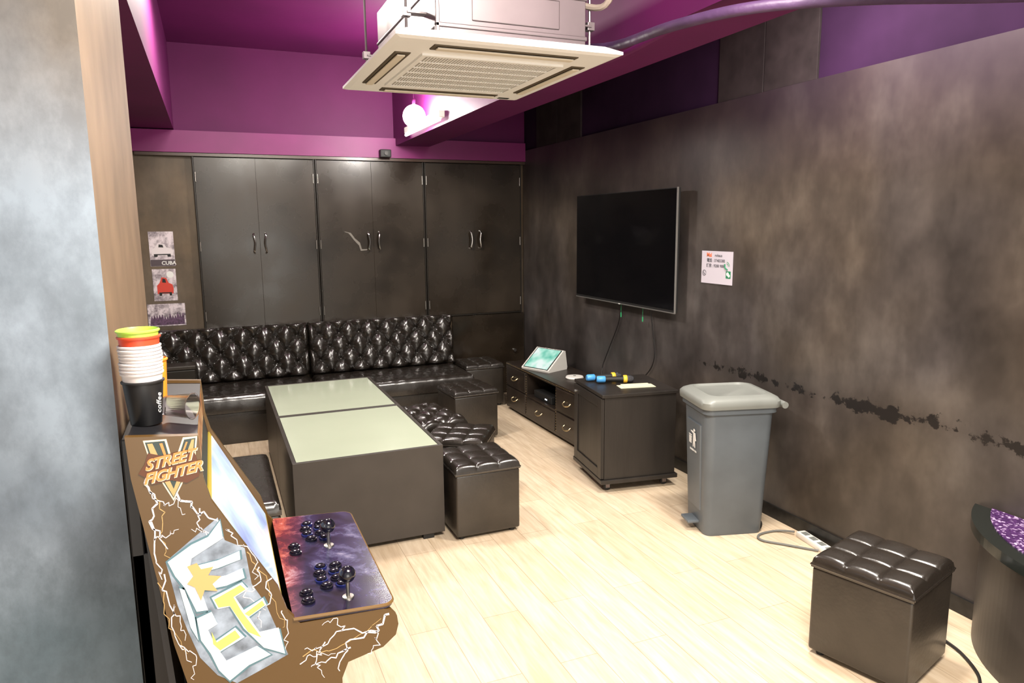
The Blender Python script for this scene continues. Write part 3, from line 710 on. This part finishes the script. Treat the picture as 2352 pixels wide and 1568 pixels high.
nt.links.new(cc, b.inputs['Emission Color']); b.inputs['Emission Strength'].default_value = .95; b.inputs['Base Color'].default_value = (.05, .05, .06, 1); b.inputs['Roughness'].default_value = .15
obj('screen', slab((-.0335, 1.1425), (.0895, .8965), .004, .026, .554), m, r)
# control panel with rounded outer corners and a thin bronze edge
m, nt, b = new_mat('control_art')
f1 = noise(nt, 11, (1, 1, 1), 7, .7, dist=.5); tc = nt.nodes.new('ShaderNodeTexCoord'); sx = nt.nodes.new('ShaderNodeSeparateXYZ'); nt.links.new(tc.outputs['Object'], sx.inputs[0])
red = ramp(nt, f1, [(.35, (.02, .008, .015)), (.48, (.13, .015, .02)), (.58, (.38, .08, .05)), (.68, (.60, .38, .36))])
pur = ramp(nt, f1, [(.38, (.006, .005, .014)), (.52, (.022, .018, .055)), (.62, (.08, .075, .15)), (.72, (.30, .28, .38))])
nt.links.new(mix(nt, mrange(nt, mth(nt, 'SUBTRACT', sx.outputs['X'], mth(nt, 'MULTIPLY', sx.outputs['Y'], .12)), .02, .085), red, pur), b.inputs['Base Color']); b.inputs['Roughness'].default_value = .2
CPA, CPB = (.108, .868), (.330, .855)
def cz(x): return CPA[1]+(x-CPA[0])/(CPB[0]-CPA[0])*(CPB[1]-CPA[1])
ra = .028; outl = [(CPA[0], .001), (CPB[0]-ra, .001)]
outl += [(CPB[0]-ra+ra*math.sin(math.radians(a)), .001+ra-ra*math.cos(math.radians(a))) for a in range(15, 91, 15)]
outl += [(CPB[0]-ra+ra*math.cos(math.radians(a)), .579-ra+ra*math.sin(math.radians(a))) for a in range(0, 91, 15)]
outl += [(CPA[0], .579)]
bm = prism([(x-OX, y) for x, y in outl], -.012, 0, 'xy')
for v in bm.verts: v.co.z += cz(v.co.x+OX)
cp = obj('control_panel', bm, m, r)
obj('panel_trim', tube([(x-OX, y, cz(x)-.004) for x, y in outl], .0042, 8, False), mat('bronze_edge', (.16, .09, .03), .35), cp, smooth=True)
obj('front_lip', slab((.320, .84), (.332, .80), .012, .016, .564), AB, r)
obj('lower_front', slab((.318, .80), (.20, .72), .012, .016, .564), AB, r)
obj('lower_door', slab((.198, .72), (.195, .05), .012, .016, .564), AB, r)
BB = mat('black_gloss_plastic', (.006, .006, .012), .12, coat=.5); BL = mat('dark_blue_plastic', (.01, .015, .09), .2)
def joystick(x, y):
    j = obj('joystick', lathe([(.014, 0), (.013, .003), (.0045, .004), (.0045, .045)], 20, (0, 0, 0)), HINGE, cp, (x-OX, y-OY, cz(x)), smooth=True)
    bm = bmesh.new(); bm_sphere(bm, .0195, (0, 0, .056), 24); obj('joystick_ball', bm, BB, j, smooth=True)
def button(x, y, m=BB):
    bt = obj('button', lathe([(.0155, 0), (.0155, .005), (.0125, .006), (.0125, .004)], 20), m, cp, (x-OX, y-OY, cz(x)), smooth=True)
    obj('button_plunger', lathe([(.0115, .0), (.0115, .009), (.008, .011)], 20), BB, bt, smooth=True)
for yo in (0, .292):
    joystick(.235, 1.556+yo)
    for k in range(4):
        for q_ in range(2): button(.232-q_*.036-.007*(1 if k in (1, 2) else 0), 1.618+yo*.96+k*.034, BB if (k+q_) % 2 else BL)
    button(.147, 1.56+yo*.9); button(.147, 1.598+yo*.9)
# --- side art (flat printed shapes on the panel face), coordinates measured on the panel plane
def S(u, v):
    a = u-1176; b_ = 784-v
    X = .92216*a+.07038*b_+622.7; Y = -.38666*a+.14409*b_+1491.4; Z = -.00931*a+.98705*b_-262.1
    t_ = OY/Y; return (X*t_-OX, Z*t_+1.7)
def art(name, polys, m, lift, parent=sp1):
    bm = bmesh.new()
    for p in polys: bm_prism(bm, [S(*k) for k in p], -lift, -lift+.0003)
    return obj(name, bm, m, parent)
def grow(p, d):
    cx_ = sum(a for a, b in p)/len(p); cy_ = sum(b for a, b in p)/len(p); out = []
    for a, b in p:
        l = math.hypot(a-cx_, b-cy_) or 1; out.append((a+(a-cx_)/l*d, b+(b-cy_)/l*d))
    return out
WG = mat('print_silver_white', (.68, .77, .86), .35, var=.22, vscale=28)
TEAL = mat('print_dark_teal', (.035, .055, .05), .4); TEALB = mat('print_teal_blue', (.10, .20, .24), .4); PG_ = mat('print_gold', (.50, .33, .13), .4); CRM = mat('print_cream', (.85, .72, .5), .4); ORG = mat('print_orange', (.78, .26, .07), .4); YL = mat('print_yellow', (.74, .72, .16), .4)
art('printed_emblem_outline', [[(328,1012),(382,1008),(399,1066),(420,1004),(453,1001),(449,1050),(399,1150),(347,1068)]], CRM, .0004)
art('printed_emblem', [[(333,1016),(378,1012),(399,1084),(423,1009),(449,1005),(445,1048),(399,1143),(350,1066)]], TEAL, .0008)
art('printed_emblem_core', [[(338,1019),(350,1018),(399,1122),(440,1009),(446,1008),(443,1046),(399,1140),(354,1066)]], PG_, .0012)
art('printed_emblem_stripe', [[(366,1018),(373,1017),(398,1092),(427,1014),(431,1014),(399,1104)]], ORG, .0013)
art('printed_emblem_flare', [[(318,1088),(332,1066),(340,1040),(372,1046),(420,1034),(448,1040),(455,1062),(458,1092),(430,1108),(395,1102),(350,1112),(338,1098)]], mat('print_deep_brown', (.11, .035, .012), .4), .0016)
for s_, (u, v), sz, m_ in [('STREET', (388, 1056), .029, ORG), ('FIGHTER', (396, 1085), .029, ORG)]:
    x, z = S(u, v)
    obj('lettering_edge', text_mesh(s_, sz, .0002, shear=.45, bold=.0013, spacing=.93), CRM, sp1, (x+.0008, -.0021, z-.0012), (math.pi/2, math.radians(-8), 0))
    obj('lettering', text_mesh(s_, sz, .0002, shear=.45, bold=.0007, spacing=.93), m_, sp1, (x, -.0026, z), (math.pi/2, math.radians(-8), 0))
# lightning ribbons
def bolt(pts, w):
    out = []
    rn = random.Random(int(pts[0][0]*7+pts[0][1])); w *= .72
    P = []
    for (a, b2), (c2, d2) in zip(pts[:-1], pts[1:]):
        n = 5
        for k in range(n): P.append((a+(c2-a)*k/n+rn.uniform(-8, 8), b2+(d2-b2)*k/n+rn.uniform(-8, 8)))
    P.append(pts[-1])
    for i in range(len(P)-1):
        (a, b2), (c2, d2) = P[i], P[i+1]; dx, dy = c2-a, d2-b2; l = math.hypot(dx, dy) or 1
        ww = w*(1-.6*i/len(P)); nx, ny = -dy/l*ww, dx/l*ww
        out.append([(a-nx, b2-ny), (c2+dx/l*1-nx*.8, d2+dy/l-ny*.8), (c2+nx*.8, d2+ny*.8), (a+nx, b2+ny)])
    return out
B1 = []
for pts, w in [([(335,1095),(360,1150),(350,1200),(385,1260)], 4), ([(405,1130),(440,1165),(480,1180),(505,1205)], 4), ([(350,1200),(365,1280),(372,1330)], 3), ([(455,1165),(450,1200),(490,1230)], 2.5), ([(370,1320),(395,1390),(400,1460),(440,1520)], 2.5),
               ([(395,1390),(420,1420),(425,1470)], 2), ([(600,1300),(590,1340),(560,1370),(610,1400)], 2), ([(890,1410),(860,1450),(800,1480),(780,1540)], 3.5), ([(860,1450),(790,1445),(740,1480),(700,1490)], 2.5), ([(800,1480),(760,1510),(715,1530)], 2.5), ([(740,1480),(730,1520),(745,1555)], 2), ([(620,1330),(615,1380),(590,1400),(600,1440)], 2), ([(520,1210),(540,1240),(560,1250)], 2),
               ([(340,1130),(375,1165),(400,1150),(425,1180)], 1.8), ([(360,1240),(385,1230),(410,1215)], 1.8), ([(790,1445),(770,1420),(740,1435)], 1.6), ([(860,1450),(870,1480),(845,1500)], 1.8), ([(410,1480),(450,1510),(445,1560)], 1.8), ([(640,1400),(660,1450),(655,1490)], 1.8), ([(500,1215),(470,1225),(440,1215)], 1.8), ([(560,1250),(590,1290),(585,1330)], 1.8), ([(690,1520),(720,1500),(770,1500)], 1.6)]:
    B1 += bolt(pts, w)
art('printed_lightning', B1, mat('print_lightning', (.88, .78, .78), .4), .0006)
art('printed_lightning_glow', [q for pts, w in [([(345,1120),(380,1180),(370,1240),(395,1290)], 2), ([(700,1500),(760,1490),(830,1455),(875,1420)], 1.6), ([(560,1265),(600,1310),(640,1400),(650,1440)], 1.6), ([(370,1340),(385,1420),(430,1500)], 1.6)] for q in bolt(pts, w)], PG_, .0005)
# big slanted letter-like strokes running diagonally down the panel
SH = [[(385,1290),(440,1250),(478,1232),(505,1195),(512,1235),(470,1262),(440,1282),(436,1302),(500,1286),(550,1264),(552,1284),(500,1304),(448,1318),(452,1336),(520,1320),(556,1304),(562,1326),(520,1344),(462,1356),(478,1400),(452,1404),(425,1350),(402,1322)],
      [(486,1372),(556,1336),(570,1352),(540,1370),(560,1400),(604,1372),(612,1388),(572,1416),(596,1450),(640,1440),(655,1500),(606,1486),(560,1442),(528,1392),(500,1398)],
      [(452,1420),(486,1404),(500,1432),(478,1446),(492,1474),(540,1440),(562,1462),(506,1496),(520,1516),(590,1482),(622,1502),(572,1526),(528,1562),(503,1538),(484,1500),(462,1470)],
      [(412,1350),(424,1354),(446,1412),(456,1470),(438,1440)]]
art('printed_artwork_haze', [[(380,1290),(432,1245),(500,1188),(516,1240),(562,1258),(578,1340),(610,1385),(662,1502),(610,1532),(545,1568),(500,1550),(460,1510),(432,1450),(408,1390),(392,1330)]], mat('print_pale_violet', (.26, .31, .38), .4, var=.5, vscale=30), .0004)
art('printed_artwork_shadow', [grow(p, 5) for p in SH], TEALB, .0008)
art('printed_artwork_white', SH, WG, .0012)
art('printed_artwork_yellow', [[(492,1376),(552,1342),(564,1352),(536,1370),(556,1404),(600,1462),(570,1450),(528,1390),(502,1394)], [(486,1450),(498,1474),(540,1446),(552,1462),(506,1492),(490,1478)], [(562,1408),(602,1378),(608,1388),(572,1414)]], YL, .0016)
art('printed_artwork_orange', [[(430,1300),(452,1292),(462,1306),(490,1300),(478,1320),(508,1322),(488,1340),(500,1356),(470,1354),(462,1378),(448,1348),(430,1340),(444,1322)]], mat('print_soft_orange', (.80, .42, .16), .4), .0018)

# ------------------------------------------------------------------ cups on machine
CBL = mat('black_paper_cup', (.012, .012, .013), .4); CWH = mat('white_paper_cup', (.78, .72, .70), .45); CRD = mat('red_paper_cup', (.75, .08, .03), .4); CGN = mat('lime_paper_cup', (.50, .78, .10), .4)
topz = 1.2985
def cup_mesh(h=.092, rb=.030, rt=.0385):
    bm = bmesh.new()
    bm_lathe(bm, [(rb-.003, .004), (rb-.001, 0), (rb, .001), (rt, h-.004), (rt+.0025, h-.003), (rt+.003, h), (rt, h+.002), (rt-.002, h-.002), (rb-.003, .005)], 36, cap=False)
    bm.verts.ensure_lookup_table(); bm.faces.new([bm.verts[i] for i in range(35, -1, -1)])
    return bm
g_ = 'stack of paper cups on the arcade machine'
cxp, cyp = -.150, 1.635
c = single(obj('paper_cup', cup_mesh(), CBL, None, (cxp, cyp, topz), smooth=True), 'black paper cup with white script at the bottom of the stack', 'cup', g_)
tm = text_mesh('coffee', .018, .0003, shear=.3)
for v in tm.vertices:   # turned upright and wrapped round the cup wall
    X_, Z_ = -v.co.y, v.co.x
    R_ = .0305+.0085*(Z_+.045)/.09+.0007+v.co.z; a = X_/.034
    v.co = Vector((R_*math.sin(a), -R_*math.cos(a), Z_))
obj('lettering', tm, WHITE, c, (0, 0, .045), (0, 0, math.radians(54)))
w0 = obj('paper_cup', cup_mesh(), CWH, None, (cxp, cyp, topz+.018), smooth=True); single(w0, 'white paper cup nested in a tall stack', 'cup', g_)
for k in range(1, 9): clone(w0, (cxp+random.uniform(-.001, .001), cyp+random.uniform(-.001, .001), topz+.018+k*.0070))
single(obj('paper_cup', cup_mesh(), CRD, None, (cxp, cyp, topz+.018+.072+.003), smooth=True), 'red paper cup near the top of the stack', 'cup', g_)
single(obj('paper_cup', cup_mesh(), CGN, None, (cxp-.001, cyp, topz+.018+.088), smooth=True), 'lime green paper cup on top of the stack', 'cup', g_)
single(obj('paper_cup', cup_mesh(.115, .022, .028), mat('orange_paper_cup', (.85, .30, .03), .4), None, (-.138, 1.76, topz), smooth=True), 'tall orange cup standing behind the stack of cups', 'cup', g_)
CLEAR = mat('clear_plastic', (.95, .92, .9), .08, trans=1.0, spec=.5)
cc_ = obj('plastic_cup', lathe([(.020, 0), (.021, .001), (.027, .06), (.029, .062), (.026, .0615), (.0195, .003)], 32, cap=False), CLEAR, None, (-.113, 1.655, topz+.0295), (math.radians(90), 0, math.radians(60)), smooth=True)
single(cc_, 'clear plastic cup lying on its side on the arcade machine', 'cup')
